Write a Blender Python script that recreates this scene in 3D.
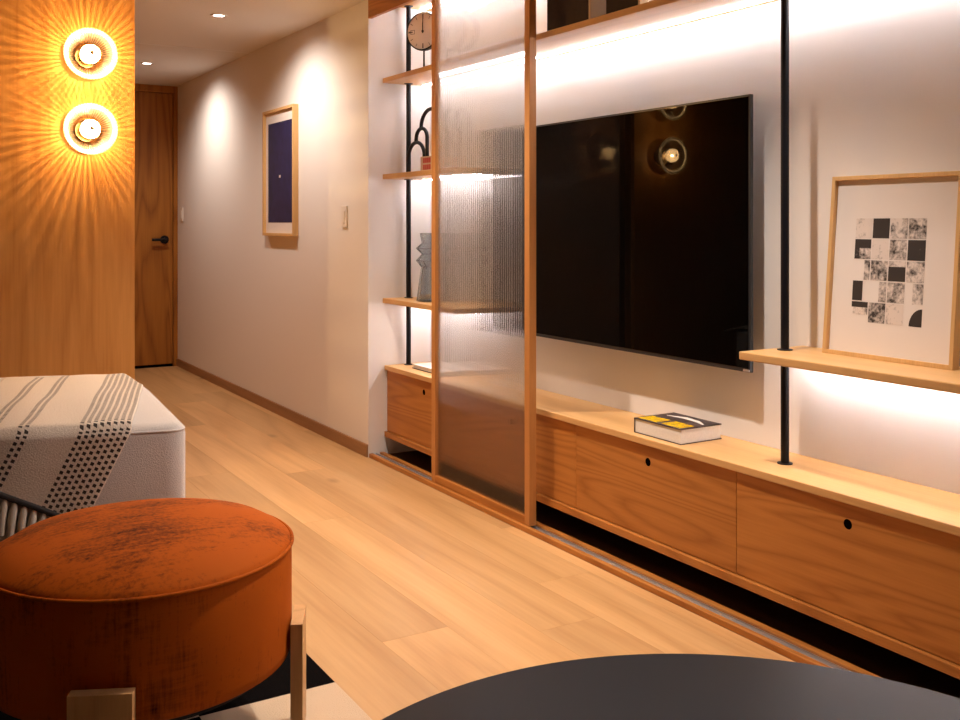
import bpy, bmesh, math, random
from mathutils import Vector, Matrix

random.seed(7)
for o in list(bpy.data.objects):
    bpy.data.objects.remove(o, do_unlink=True)
SC = bpy.context.scene
C = SC.collection
PI = math.pi
R = math.radians

# ------------------------------------------------------------------ camera, world, exposure
F = 1000.0                       # focal length in pixels of a 960 px wide frame
YAW = math.atan(600.0 / F)
CAMH = 1.227
cd = bpy.data.cameras.new('camera')
cd.sensor_width = 36.0
cd.lens = F / 960.0 * 36.0
cd.shift_y = -137.0 / 960.0
cd.clip_start = 0.02
cam = bpy.data.objects.new('camera', cd)
C.objects.link(cam)
cam.location = (0, 0, CAMH)
cam.rotation_euler = (PI / 2, 0, -YAW)
SC.camera = cam

W = bpy.data.worlds.new('world')
SC.world = W
W.use_nodes = True
W.node_tree.nodes['Background'].inputs[0].default_value = (1.0, 0.85, 0.7, 1)
W.node_tree.nodes['Background'].inputs[1].default_value = 0.003

SC.view_settings.view_transform = 'Standard'
SC.view_settings.look = 'None'
SC.view_settings.exposure = 0.38
SC.view_settings.gamma = 1.0
SC.view_settings.use_curve_mapping = False

DOWN_W = 110.0                    # downlight power
DOWN_COL = (1.0, 0.85, 0.72)
SCONCE_W = 12.0
SCONCE_COL = (1.0, 0.60, 0.24)
LED_S = 42.0                     # LED strip emission
LED_COL = (0.95, 0.94, 1.0)

# ------------------------------------------------------------------ helpers
class MB:
    def __init__(s):
        s.v = []; s.f = []; s.uv = None; s.smooth = False
    def add(s, v, f):
        n = len(s.v)
        s.v += [tuple(p) for p in v]
        s.f += [tuple(i + n for i in q) for q in f]
        return s
    def box(s, x0, x1, y0, y1, z0, z1, b=0.0):
        if b <= 0:
            v = [(x0,y0,z0),(x1,y0,z0),(x1,y1,z0),(x0,y1,z0),(x0,y0,z1),(x1,y0,z1),(x1,y1,z1),(x0,y1,z1)]
            return s.add(v, [(0,3,2,1),(4,5,6,7),(0,1,5,4),(1,2,6,5),(2,3,7,6),(3,0,4,7)])
        bm = bmesh.new()
        bmesh.ops.create_cube(bm, size=1.0)
        for p in bm.verts:
            p.co = Vector(((x0+x1)/2 + p.co.x*(x1-x0), (y0+y1)/2 + p.co.y*(y1-y0), (z0+z1)/2 + p.co.z*(z1-z0)))
        bmesh.ops.bevel(bm, geom=list(bm.edges), offset=b, segments=2, affect='EDGES', profile=0.5)
        bm.verts.index_update()
        v = [p.co[:] for p in bm.verts]; f = [[q.index for q in g.verts] for g in bm.faces]
        bm.free()
        return s.add(v, f)
    def lathe(s, prof, c=(0,0,0), n=32, axis='Z', ribs=0, amp=0.0, closed=True):
        """prof: (r, h) pairs; revolve round axis through c."""
        v = []; f = []
        m = len(prof)
        for i in range(n):
            a = 2*PI*i/n
            k = 1.0 + (amp*math.cos(ribs*a) if ribs else 0.0)
            for (r, h) in prof:
                x, y = r*k*math.cos(a), r*k*math.sin(a)
                if axis == 'Z': p = (c[0]+x, c[1]+y, c[2]+h)
                elif axis == 'Y': p = (c[0]+x, c[1]+h, c[2]+y)
                else: p = (c[0]+h, c[1]+x, c[2]+y)
                v.append(p)
        for i in range(n):
            j = (i+1) % n
            for k in range(m-1):
                f.append((i*m+k, j*m+k, j*m+k+1, i*m+k+1))
        if closed:
            if prof[0][0] > 1e-6: f.append(tuple(i*m for i in range(n))[::-1])
            if prof[-1][0] > 1e-6: f.append(tuple(i*m+m-1 for i in range(n)))
        return s.add(v, f)
    def cyl(s, c, r, h, n=24, axis='Z'):
        return s.lathe([(r, 0), (r, h)], c, n, axis)
    def tube(s, pts, r, n=10):
        pts = [Vector(p) for p in pts]
        rings = []
        up = Vector((0.31, 0.17, 0.93))
        for i, p in enumerate(pts):
            t = (pts[min(i+1, len(pts)-1)] - pts[max(i-1, 0)]).normalized()
            a = t.cross(up)
            if a.length < 1e-4: a = t.cross(Vector((1,0,0)))
            a.normalize(); b = t.cross(a)
            rr = r[i] if isinstance(r, (list, tuple)) else r
            rings.append([p + (a*math.cos(2*PI*k/n) + b*math.sin(2*PI*k/n))*rr for k in range(n)])
        v = [q for g in rings for q in g]; f = []
        for i in range(len(rings)-1):
            for k in range(n):
                l = (k+1) % n
                f.append((i*n+k, i*n+l, (i+1)*n+l, (i+1)*n+k))
        f.append(tuple(range(n))[::-1]); f.append(tuple((len(rings)-1)*n+k for k in range(n)))
        return s.add(v, f)

MAT = {}          # object -> its world matrix (for placing parts)

def setprops(o, label=None, cat=None, group=None, kind=None):
    if label: o['label'] = label
    if cat: o['category'] = cat
    if group: o['group'] = group
    if kind: o['kind'] = kind
    return o

def thing(name, label, cat, loc=(0,0,0), rotz=0.0, group=None):
    o = bpy.data.objects.new(name, None)
    C.objects.link(o)
    o.empty_display_size = 0.05
    o.location = loc; o.rotation_euler = (0, 0, rotz)
    MAT[o] = Matrix.Translation(Vector(loc)) @ Matrix.Rotation(rotz, 4, 'Z')
    return setprops(o, label, cat, group)

def part(name, mb, mat, parent=None, local=False, smooth=None, label=None, kind=None, origin=None):
    """one mesh object; vertices are world coordinates unless local"""
    if parent is not None: M = MAT[parent]
    elif origin is not None: M = Matrix.Translation(Vector(origin))
    else: M = Matrix.Identity(4)
    inv = M.inverted()
    vs = mb.v if local else [tuple(inv @ Vector(p)) for p in mb.v]
    me = bpy.data.meshes.new(name)
    me.from_pydata(vs, [], mb.f)
    if mb.uv:
        l = me.uv_layers.new(name='UVMap')
        for lp in me.loops: l.data[lp.index].uv = mb.uv[lp.vertex_index]
    me.validate(); me.update()
    bm = bmesh.new(); bm.from_mesh(me)
    bmesh.ops.recalc_face_normals(bm, faces=bm.faces)
    bm.to_mesh(me); bm.free()
    if mat: me.materials.append(mat)
    o = bpy.data.objects.new(name, me)
    C.objects.link(o)
    if parent is not None: o.parent = parent
    elif origin is not None: o.location = origin
    MAT[o] = M
    if smooth is not None:
        me.polygons.foreach_set('use_smooth', [True]*len(me.polygons))
        try: me.set_sharp_from_angle(angle=R(smooth))
        except Exception: pass
    return setprops(o, label=label, kind=kind)

def struct(name, mb, mat, parent=None, label=None):
    o = part(name, mb, mat, parent)
    if parent is None: o['kind'] = 'structure'
    if label: o['label'] = label
    return o

def dup(root, delta=(0,0,0), label=None):
    r = root.copy(); C.objects.link(r)
    r.location = Vector(root.location) + Vector(delta)
    if label: r['label'] = label
    for ch in list(root.children):
        c = ch.copy(); C.objects.link(c); c.parent = r
        for g in list(ch.children):
            d = g.copy(); C.objects.link(d); d.parent = c
    return r

# ------------------------------------------------------------------ materials
def newmat(name):
    m = bpy.data.materials.new(name); m.use_nodes = True
    nt = m.node_tree; b = nt.nodes['Principled BSDF']
    return m, nt, b

def plain(name, col, rough=0.5, metal=0.0, spec=0.5, bump=0.0, bscale=200.0, var=0.0, sheen=0.0):
    m, nt, b = newmat(name)
    b.inputs['Base Color'].default_value = (*col, 1)
    b.inputs['Roughness'].default_value = rough
    b.inputs['Metallic'].default_value = metal
    b.inputs['Specular IOR Level'].default_value = spec
    if sheen: b.inputs['Sheen Weight'].default_value = sheen
    if bump or var:
        tc = nt.nodes.new('ShaderNodeTexCoord')
        n = nt.nodes.new('ShaderNodeTexNoise'); n.inputs['Scale'].default_value = bscale; n.inputs['Detail'].default_value = 3
        nt.links.new(tc.outputs['Object'], n.inputs['Vector'])
        if bump:
            bp = nt.nodes.new('ShaderNodeBump'); bp.inputs['Strength'].default_value = bump; bp.inputs['Distance'].default_value = 0.004
            nt.links.new(n.outputs['Fac'], bp.inputs['Height']); nt.links.new(bp.outputs['Normal'], b.inputs['Normal'])
        if var:
            rp = nt.nodes.new('ShaderNodeValToRGB')
            rp.color_ramp.elements[0].position = 0.3; rp.color_ramp.elements[1].position = 0.7
            rp.color_ramp.elements[0].color = (*[c*(1-var) for c in col], 1); rp.color_ramp.elements[1].color = (*[min(1, c*(1+var)) for c in col], 1)
            nt.links.new(n.outputs['Fac'], rp.inputs['Fac']); nt.links.new(rp.outputs['Color'], b.inputs['Base Color'])
    return m

def wood(name, dark, light, axis='Y', scale=5.0, stretch=0.09, lines=9.0, rough=0.45, vary=0.12, line_amt=0.5, spec=0.35, knots=0.0):
    """veneer: stretched noise gives cathedral figure, finer noise the pores; each object shifted and tinted at random"""
    m, nt, b = newmat(name)
    N = nt.nodes.new; L = nt.links.new
    tc = N('ShaderNodeTexCoord'); oi = N('ShaderNodeObjectInfo')
    off = N('ShaderNodeVectorMath'); off.operation = 'MULTIPLY_ADD'
    off.inputs[1].default_value = (1, 1, 1)
    sc3 = N('ShaderNodeVectorMath'); sc3.operation = 'SCALE'; sc3.inputs[0].default_value = (7.3, 11.9, 5.1)
    L(oi.outputs['Random'], sc3.inputs['Scale'])
    L(tc.outputs['Object'], off.inputs[0]); L(sc3.outputs[0], off.inputs[2])
    mp = N('ShaderNodeMapping'); sv = [scale, scale, scale]; sv['XYZ'.index(axis)] = scale*stretch
    mp.inputs['Scale'].default_value = sv
    L(off.outputs[0], mp.inputs['Vector'])
    n1 = N('ShaderNodeTexNoise'); n1.inputs['Scale'].default_value = 1.0; n1.inputs['Detail'].default_value = 1.5; n1.inputs['Distortion'].default_value = 0.3
    L(mp.outputs[0], n1.inputs['Vector'])
    mul = N('ShaderNodeMath'); mul.operation = 'MULTIPLY'; mul.inputs[1].default_value = lines*2*PI
    L(n1.outputs['Fac'], mul.inputs[0])
    sn = N('ShaderNodeMath'); sn.operation = 'SINE'; L(mul.outputs[0], sn.inputs[0])
    half = N('ShaderNodeMath'); half.operation = 'MULTIPLY_ADD'; half.inputs[1].default_value = 0.5; half.inputs[2].default_value = 0.5
    L(sn.outputs[0], half.inputs[0])
    pw = N('ShaderNodeMath'); pw.operation = 'POWER'; pw.inputs[1].default_value = 0.45; L(half.outputs[0], pw.inputs[0])
    mp2 = N('ShaderNodeMapping'); sv = [scale*22]*3; sv['XYZ'.index(axis)] = scale*0.9
    mp2.inputs['Scale'].default_value = sv; L(off.outputs[0], mp2.inputs['Vector'])
    n2 = N('ShaderNodeTexNoise'); n2.inputs['Scale'].default_value = 1.0; n2.inputs['Detail'].default_value = 3
    L(mp2.outputs[0], n2.inputs['Vector'])
    mx = N('ShaderNodeMix'); mx.data_type = 'FLOAT'; mx.inputs['Factor'].default_value = line_amt
    L(n2.outputs['Fac'], mx.inputs['A']); L(pw.outputs[0], mx.inputs['B'])
    rp = N('ShaderNodeValToRGB'); e = rp.color_ramp.elements
    e[0].position = 0.15; e[0].color = (*dark, 1); e[1].position = 0.80; e[1].color = (*light, 1)
    L(mx.outputs['Result'], rp.inputs['Fac'])
    hs = N('ShaderNodeHueSaturation')
    vr = N('ShaderNodeMapRange'); vr.inputs['To Min'].default_value = 1-vary; vr.inputs['To Max'].default_value = 1+vary
    L(oi.outputs['Random'], vr.inputs['Value']); L(vr.outputs[0], hs.inputs['Value']); L(rp.outputs['Color'], hs.inputs['Color'])
    col = hs.outputs['Color']
    if knots:
        vo = N('ShaderNodeTexVoronoi'); vo.inputs['Scale'].default_value = 1.0
        mk = N('ShaderNodeMapping'); sv = [2.2]*3; sv['XYZ'.index(axis)] = 1.1; mk.inputs['Scale'].default_value = sv
        L(off.outputs[0], mk.inputs['Vector']); L(mk.outputs[0], vo.inputs['Vector'])
        kr = N('ShaderNodeMapRange'); kr.inputs['From Min'].default_value = 0.02; kr.inputs['From Max'].default_value = 0.075
        kr.inputs['To Min'].default_value = knots; kr.inputs['To Max'].default_value = 0.0
        L(vo.outputs['Distance'], kr.inputs['Value'])
        km = N('ShaderNodeMix'); km.data_type = 'RGBA'; L(kr.outputs[0], km.inputs['Factor']); L(col, km.inputs['A'])
        km.inputs['B'].default_value = (dark[0]*0.45, dark[1]*0.4, dark[2]*0.35, 1)
        col = km.outputs['Result']
    L(col, b.inputs['Base Color'])
    b.inputs['Roughness'].default_value = rough
    b.inputs['Specular IOR Level'].default_value = spec
    bp = N('ShaderNodeBump'); bp.inputs['Strength'].default_value = 0.08; bp.inputs['Distance'].default_value = 0.002
    L(n2.outputs['Fac'], bp.inputs['Height']); L(bp.outputs['Normal'], b.inputs['Normal'])
    return m

def emis(name, col, s):
    m, nt, b = newmat(name)
    b.inputs['Base Color'].default_value = (0.8, 0.8, 0.8, 1)
    b.inputs['Emission Color'].default_value = (*col, 1)
    b.inputs['Emission Strength'].default_value = s
    return m

M = {}
M['wall'] = plain('wall_paint', (0.80, 0.775, 0.765), 0.75, bump=0.03, bscale=300)
M['ceiling'] = plain('ceiling_paint', (0.74, 0.70, 0.66), 0.8)
M['darkwall'] = plain('room_wall_paint', (0.035, 0.025, 0.02), 0.8)
M['floor'] = wood('oak_floor', (0.49, 0.265, 0.105), (0.65, 0.385, 0.17), 'Y', 3.2, 0.10, 6.0, 0.38, 0.13, 0.4, 0.4, knots=0.5)
M['subfloor'] = plain('floor_joint', (0.16, 0.09, 0.045), 0.9)
M['recess'] = plain('recess_shade', (0.035, 0.012, 0.008), 0.6)  # near-black puts the shade under the cabinets into the colour
M['oakY'] = wood('oak_along_shaded', (0.33, 0.112, 0.020), (0.49, 0.195, 0.042), 'Y', 6.0, 0.075, 15.0, 0.42, 0.05, 0.5)  # shaded copy of the oak: darker tone carries the shade on the fronts
M['oakTop'] = wood('oak_along_lit', (0.56, 0.31, 0.12), (0.70, 0.42, 0.175), 'Y', 5.0, 0.06, 6.0, 0.40, 0.03, 0.35)  # lit copy of the same oak: paler tone carries the light on the boards
M['oakZ'] = wood('oak_veneer_upright', (0.44, 0.185, 0.042), (0.60, 0.285, 0.075), 'Z', 5.0, 0.06, 9.0, 0.45, 0.03, 0.35)
M['oakFrame'] = wood('oak_frame', (0.40, 0.165, 0.045), (0.52, 0.235, 0.072), 'Z', 9.0, 0.05, 4.0, 0.42, 0.04, 0.3)
M['door'] = wood('oak_door', (0.25, 0.085, 0.012), (0.42, 0.165, 0.026), 'Z', 5.0, 0.10, 9.0, 0.5, 0.03, 0.5)
M['picframe'] = wood('pale_oak_frame', (0.58, 0.34, 0.13), (0.74, 0.47, 0.21), 'Z', 12.0, 0.05, 3.0, 0.4, 0.03, 0.25)
M['leg'] = wood('pouffe_leg_oak', (0.50, 0.27, 0.10), (0.66, 0.38, 0.16), 'Z', 12.0, 0.06, 4.0, 0.4, 0.04, 0.45)
M['skirting'] = wood('skirting_oak', (0.26, 0.135, 0.06), (0.38, 0.20, 0.095), 'Y', 6.0, 0.05, 5.0, 0.5, 0.03, 0.3)
M['black'] = plain('black_steel', (0.004, 0.0045, 0.008), 0.45, spec=0.3)
M['tvscreen'] = plain('tv_screen', (0.0012, 0.0012, 0.0014), 0.02, spec=0.075)
M['tvbody'] = plain('tv_bezel', (0.02, 0.022, 0.026), 0.35)
M['alu'] = plain('aluminium', (0.62, 0.62, 0.66), 0.3, metal=0.9)
M['chrome'] = plain('polished_brass', (0.75, 0.55, 0.34), 0.18, metal=1.0)
M['white'] = plain('white_plastic', (0.78, 0.74, 0.70), 0.4)
M['paper'] = plain('paper', (0.80, 0.77, 0.73), 0.8, var=0.04, bscale=120)
M['mat'] = plain('mount_card', (0.78, 0.72, 0.69), 0.8)
M['hole'] = plain('hole_shade', (0.003, 0.002, 0.002), 0.95, spec=0.0)  # painted shade for the finger holes and the gap under the door
M['table'] = plain('black_table_top', (0.011, 0.011, 0.014), 0.45, spec=0.16)
M['led'] = emis('led_strip', LED_COL, LED_S)
M['lens'] = emis('downlight_lens', (1.0, 0.86, 0.78), 14.0)
M['brown'] = plain('dark_brown_box', (0.022, 0.009, 0.006), 0.6, spec=0.2, var=0.2, bscale=40)
M['cream'] = plain('cream_edge', (0.62, 0.50, 0.34), 0.7)
M['clockface'] = plain('clock_face', (0.82, 0.76, 0.72), 0.5)
M['red'] = plain('red_print', (0.55, 0.06, 0.04), 0.6)
M['yellow'] = plain('yellow_print', (0.95, 0.60, 0.005), 0.7, spec=0.1)
M['ink'] = plain('ink', (0.03, 0.025, 0.025), 0.7)

# ------------------------------------------------------------------ layout numbers
X_HALL, X_TRACK, X_CABF, X_BACK = 2.195, 2.195, 2.283, 2.56
Y_END, Y_FAR, Y_PART, X_PART = 4.79, 8.71, 4.74, 1.0
Y_REAR, X_LEFT, CEIL = -2.6, -3.2, 2.40
ZT = 0.477                      # worktop height
SHELF_A = (1.965, 1.990)
SHELF_B = (1.458, 1.484)
SHELF_C = (0.806, 0.831)
BULK = 2.375

# ------------------------------------------------------------------ room shell
fl = struct('floor', MB().box(X_LEFT, X_BACK, Y_REAR, Y_FAR, -0.05, -0.004), M['subfloor'])
fl['label'] = 'oak plank floor running along the hall'
xs = 1.04
col_edges = sorted(set([round(xs + 0.22*k, 3) for k in range(-19, 6)]))
rnd = random.Random(3)
for i in range(len(col_edges)):
    x0 = col_edges[i]
    x1 = min(x0 + 0.22, X_TRACK)
    if x0 >= X_TRACK - 0.01: break
    y = Y_REAR - rnd.uniform(0, 2.0)
    if abs(x0 - 1.04) < .01: y = Y_REAR - 0.55
    while y < Y_FAR:
        y2 = y + 2.2
        a, b_ = max(y, Y_REAR), min(y2, Y_FAR)
        if b_ - a > 0.02 and not (x1 < X_PART + 0.02 and a > Y_PART):
            if x1 <= X_PART + 0.02: b_ = min(b_, Y_PART)
            part('plank', MB().box(x0+0.0003, x1-0.0003, a+0.0003, b_-0.0003, -0.004, 0.0), M['floor'], fl)
        y = y2
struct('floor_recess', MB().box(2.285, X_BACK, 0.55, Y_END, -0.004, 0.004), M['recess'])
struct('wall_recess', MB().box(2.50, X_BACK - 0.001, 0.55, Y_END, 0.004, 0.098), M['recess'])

struct('ceiling', MB().box(X_LEFT-0.1, X_BACK+0.1, Y_REAR-0.1, Y_FAR+0.1, CEIL, CEIL+0.08), M['ceiling'])
struct('trim_6', MB().box(X_PART, X_HALL, 6.735, 6.747, CEIL-0.0015, CEIL), M['wall'])
struct('wall_hall', MB().box(X_HALL, X_BACK+0.1, Y_END, Y_FAR, 0, CEIL), M['wall'])
struct('wall_niche', MB().box(X_BACK, X_BACK+0.1, Y_REAR, Y_END, 0, CEIL), M['wall'])
struct('wall_far', MB().box(X_PART, X_BACK+0.1, Y_FAR+0.06, Y_FAR+0.16, 0, CEIL), M['wall'])
wp = struct('wall_partition', MB().box(X_LEFT, X_PART-0.012, Y_PART+0.012, Y_FAR, 0, CEIL), M['darkwall'])
struct('panel', MB().box(X_LEFT+0.001, X_PART, Y_PART, Y_PART+0.012, 0.0, CEIL), M['oakZ'], wp)
struct('side_panel', MB().box(X_PART-0.012, X_PART, Y_PART+0.012, Y_FAR, 0.0, CEIL), M['oakZ'], wp)
struct('wall_left', MB().box(X_LEFT-0.1, X_LEFT, Y_REAR, Y_FAR, 0, CEIL), M['darkwall'])
struct('wall_rear', MB().box(X_LEFT-0.1, X_BACK+0.1, Y_REAR-0.1, Y_REAR, 0, CEIL), M['darkwall'])
struct('baseboard_hall', MB().box(X_HALL-0.012, X_HALL, Y_END+0.003, Y_FAR, 0.0, 0.066, 0.002), M['skirting'])
# end trim strip on the corner of the hall wall
struct('trim_1', MB().box(X_HALL-0.004, X_HALL+0.03, Y_END-0.003, Y_END, 0.0, CEIL-0.07), M['wall'])

# bulkhead over the shelving
bh = struct('trim_2', MB().box(2.2115, X_BACK, 0.55, Y_END-0.003, BULK, CEIL), M['oakTop'])
part('led_strip', MB().box(2.49, 2.505, 0.6, Y_END-0.02, BULK-0.006, BULK), M['led'], bh)
struct('trim_5', MB().box(2.190, 2.211, 0.55, Y_END-0.003, 2.298, CEIL), M['oakY'])

# door at the end of the hall
dx0, dx1, dz1 = 1.357, 2.155, 2.335
dr = struct('door_1', MB().box(dx0, dx1, Y_FAR+0.012, Y_FAR+0.05, 0.022, dz1), M['door'])
fr = struct('trim_3', MB().box(dx1+0.004, X_HALL-0.001, Y_FAR-0.004, Y_FAR+0.06, 0.0, CEIL-0.001)
            .box(X_PART, dx0-0.004, Y_FAR-0.004, Y_FAR+0.06, 0.0, CEIL-0.001)
            .box(dx0-0.004, dx1+0.004, Y_FAR-0.004, Y_FAR+0.06, dz1+0.004, CEIL-0.001), M['door'])
struct('door_gap_shade', MB().box(dx0-0.004, dx1+0.004, Y_FAR+0.03, Y_FAR+0.06, 0.0, 0.02), M['hole'])  # black strip painted as the shade in the gap under the door
hx, hz = 2.085, 1.085
hd = part('handle', MB().cyl((hx, Y_FAR+0.012, hz), 0.036, -0.012, 24, 'Y').cyl((hx, Y_FAR, hz), 0.016, -0.045, 16, 'Y'), M['black'], dr, smooth=40, label='black round rose of the door handle')
part('lever', MB().tube([(hx+0.012, Y_FAR-0.045, hz), (hx-0.03, Y_FAR-0.05, hz), (hx-0.115, Y_FAR-0.05, hz)], 0.012, 10), M['black'], hd, smooth=40)

# ------------------------------------------------------------------ switches
def switch(y, z, label, w=0.072, h=0.118):
    t = thing('light_switch', label, 'switch', (X_HALL, y, z), group='white switches on the hall wall')
    part('plate', MB().box(X_HALL-0.008, X_HALL, y-w/2, y+w/2, z-h/2, z+h/2, 0.002), M['white'], t)
    part('rocker', MB().box(X_HALL-0.012, X_HALL-0.008, y-w*0.22, y+w*0.22, z-h*0.28, z+h*0.28, 0.001), M['white'], t)
switch(5.10, 1.262, 'white rectangular light switch on the hall wall between the framed navy print and the niche')
bpy.context.view_layer.update()
switch(8.56, 1.30, 'small white switch beside the far door frame')

# ------------------------------------------------------------------ downlights
def downlight(x, y, label, power=DOWN_W, tilt=0.0, cone=102.0):
    t = thing('downlight', label, 'ceiling light', (x, y, CEIL), group='recessed ceiling downlights')
    part('trim_ring', MB().lathe([(0.030, -0.001), (0.034, -0.005), (0.046, -0.005), (0.048, 0.0)], (x, y, CEIL), 32, closed=False), M['white'], t, smooth=50)
    part('lens', MB().lathe([(0.0, -0.0012), (0.031, -0.0012)], (x, y, CEIL), 32, closed=False), M['lens'], t)
    ld = bpy.data.lights.new('downlight_beam', 'SPOT')
    ld.energy = power; ld.color = DOWN_COL; ld.spot_size = R(cone); ld.spot_blend = 0.9; ld.shadow_soft_size = 0.03
    lo = bpy.data.objects.new('beam', ld); C.objects.link(lo); lo.parent = t; lo.location = (0, 0, -0.02)
    lo.rotation_euler = (0, -R(tilt), 0)
downlight(1.64, 5.60, 'round recessed downlight in the hall ceiling near the partition corner', DOWN_W*0.44, tilt=16.0, cone=140.0)
downlight(1.68, 7.55, 'round recessed downlight in the hall ceiling near the far door', DOWN_W*0.37, tilt=16.0, cone=140.0)
downlight(1.68, 3.62, 'round recessed downlight in the ceiling before the reeded glass panel')
downlight(1.68, 2.15, 'round recessed downlight in the ceiling before the black post')

# ------------------------------------------------------------------ wall sconces
def sconce_glass():
    m, nt, b = newmat('ribbed_glass')
    N = nt.nodes.new; L = nt.links.new
    nt.nodes.remove(b)
    out = nt.nodes['Material Output']
    tc = N('ShaderNodeTexCoord'); sp = N('ShaderNodeSeparateXYZ'); L(tc.outputs['Object'], sp.inputs[0])
    at = N('ShaderNodeMath'); at.operation = 'ARCTAN2'; L(sp.outputs['X'], at.inputs[0]); L(sp.outputs['Z'], at.inputs[1])
    mu = N('ShaderNodeMath'); mu.operation = 'MULTIPLY'; mu.inputs[1].default_value = 52.0; L(at.outputs[0], mu.inputs[0])
    sn = N('ShaderNodeMath'); sn.operation = 'SINE'; L(mu.outputs[0], sn.inputs[0])
    n = N('ShaderNodeTexNoise'); n.noise_dimensions = '1D'; n.inputs['Scale'].default_value = 9.0; L(at.outputs[0], n.inputs['W'])
    ad = N('ShaderNodeMath'); ad.operation = 'MULTIPLY_ADD'; ad.inputs[1].default_value = 0.30; L(sn.outputs[0], ad.inputs[0]); L(n.outputs['Fac'], ad.inputs[2])
    rp = N('ShaderNodeValToRGB'); rp.color_ramp.elements[0].position = 0.25; rp.color_ramp.elements[1].position = 0.75
    rp.color_ramp.elements[0].color = (0.26, 0.24, 0.20, 1); rp.color_ramp.elements[1].color = (1, 1, 1, 1)
    L(ad.outputs[0], rp.inputs['Fac'])
    tr = N('ShaderNodeBsdfTransparent'); L(rp.outputs['Color'], tr.inputs['Color'])
    gl = N('ShaderNodeBsdfGlossy'); gl.inputs['Roughness'].default_value = 0.30
    fr = N('ShaderNodeFresnel'); fr.inputs['IOR'].default_value = 1.5
    fm = N('ShaderNodeMath'); fm.operation = 'MULTIPLY'; fm.inputs[1].default_value = 0.10; L(fr.outputs[0], fm.inputs[0])
    mx = N('ShaderNodeMixShader'); L(fm.outputs[0], mx.inputs['Fac']); L(tr.outputs[0], mx.inputs[1]); L(gl.outputs[0], mx.inputs[2])
    L(mx.outputs[0], out.inputs['Surface'])
    return m

def frosted(name, fac=0.6, col=(0.95, 0.92, 0.88)):
    m, nt, b = newmat(name)
    N = nt.nodes.new; L = nt.links.new
    nt.nodes.remove(b)
    out = nt.nodes['Material Output']
    tl = N('ShaderNodeBsdfTranslucent'); tl.inputs['Color'].default_value = (*col, 1)
    df = N('ShaderNodeBsdfDiffuse'); df.inputs['Color'].default_value = (*col, 1)
    tr = N('ShaderNodeBsdfTransparent')
    m1 = N('ShaderNodeMixShader'); m1.inputs['Fac'].default_value = 0.5; L(tl.outputs[0], m1.inputs[1]); L(df.outputs[0], m1.inputs[2])
    m2 = N('ShaderNodeMixShader'); m2.inputs['Fac'].default_value = fac; L(tr.outputs[0], m2.inputs[1]); L(m1.outputs[0], m2.inputs[2])
    L(m2.outputs[0], out.inputs['Surface'])
    return m
M['sglass'] = sconce_glass()
M['srim'] = frosted('ribbed_glass_rim', 0.85)
M['bulb'] = frosted('bulb_glass', 0.25)

def sconce(x, z, label):
    y = Y_PART
    t = thing('wall_sconce', label, 'wall lamp', (x, y, z), group='ribbed glass sconces on the oak partition')
    c = (x, y, z)
    part('wall_plate', MB().lathe([(0.0, 0.0), (0.052, 0.0), (0.055, -0.004), (0.055, -0.020), (0.050, -0.026), (0.0, -0.026)], c, 40, 'Y'), M['chrome'], t, smooth=35)
    part('lamp_holder', MB().lathe([(0.0, -0.026), (0.028, -0.026), (0.037, -0.040), (0.042, -0.066), (0.039, -0.067), (0.032, -0.048), (0.0, -0.044)], c, 28, 'Y'), M['chrome'], t, smooth=35)
    part('bulb', MB().lathe([(0.014, -0.046), (0.020, -0.066), (0.036, -0.088), (0.042, -0.105), (0.038, -0.124), (0.024, -0.139), (0.008, -0.144), (0.0, -0.1445)], c, 32, 'Y', closed=False), M['bulb'], t, smooth=60)
    part('bulb_tip', MB().lathe([(0.0, -0.150), (0.006, -0.149), (0.009, -0.146), (0.009, -0.142)], c, 16, 'Y', closed=False), M['chrome'], t, smooth=60)
    sh = part('glass_shade', MB().lathe([(0.050, -0.022), (0.056, -0.040), (0.069, -0.060), (0.091, -0.078), (0.105, -0.096), (0.109, -0.110)], c, 224, 'Y', ribs=56, amp=0.008, closed=False), M['sglass'], t, smooth=60)
    part('rim', MB().lathe([(0.109, -0.108), (0.112, -0.114), (0.111, -0.120), (0.106, -0.124), (0.098, -0.123), (0.095, -0.117), (0.098, -0.110), (0.109, -0.108)], c, 224, 'Y', ribs=56, amp=0.012, closed=False), M['srim'], sh, smooth=60)
    ld = bpy.data.lights.new('sconce_bulb_light', 'POINT')
    ld.energy = SCONCE_W; ld.color = SCONCE_COL; ld.shadow_soft_size = 0.003
    lo = bpy.data.objects.new('bulb_light', ld); C.objects.link(lo); lo.parent = t; lo.location = (0, -0.105, 0)
sconce(0.791, 1.968, 'upper of two round ribbed glass wall lamps on the oak partition')
sconce(0.791, 1.639, 'lower of two round ribbed glass wall lamps on the oak partition')

# ------------------------------------------------------------------ floor track and sliding reeded panel
Y_NEAR = 0.59
tk = thing('sliding_door_track', 'raised oak floor track with an aluminium channel below the cabinets', 'track', (X_TRACK, 2.7, 0))
part('front_lip', MB().box(X_TRACK, X_TRACK+0.022, Y_NEAR, Y_END-0.002, 0, 0.020, 0.002), M['oakY'], tk)
part('rear_lip', MB().box(X_TRACK+0.062, X_TRACK+0.088, Y_NEAR, Y_END-0.002, 0, 0.020, 0.002), M['oakY'], tk)
part('channel', MB().box(X_TRACK+0.022, X_TRACK+0.062, Y_NEAR, Y_END-0.002, 0, 0.012)
     .box(X_TRACK+0.040, X_TRACK+0.043, Y_NEAR, Y_END-0.002, 0.012, 0.019), M['alu'], tk)

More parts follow.
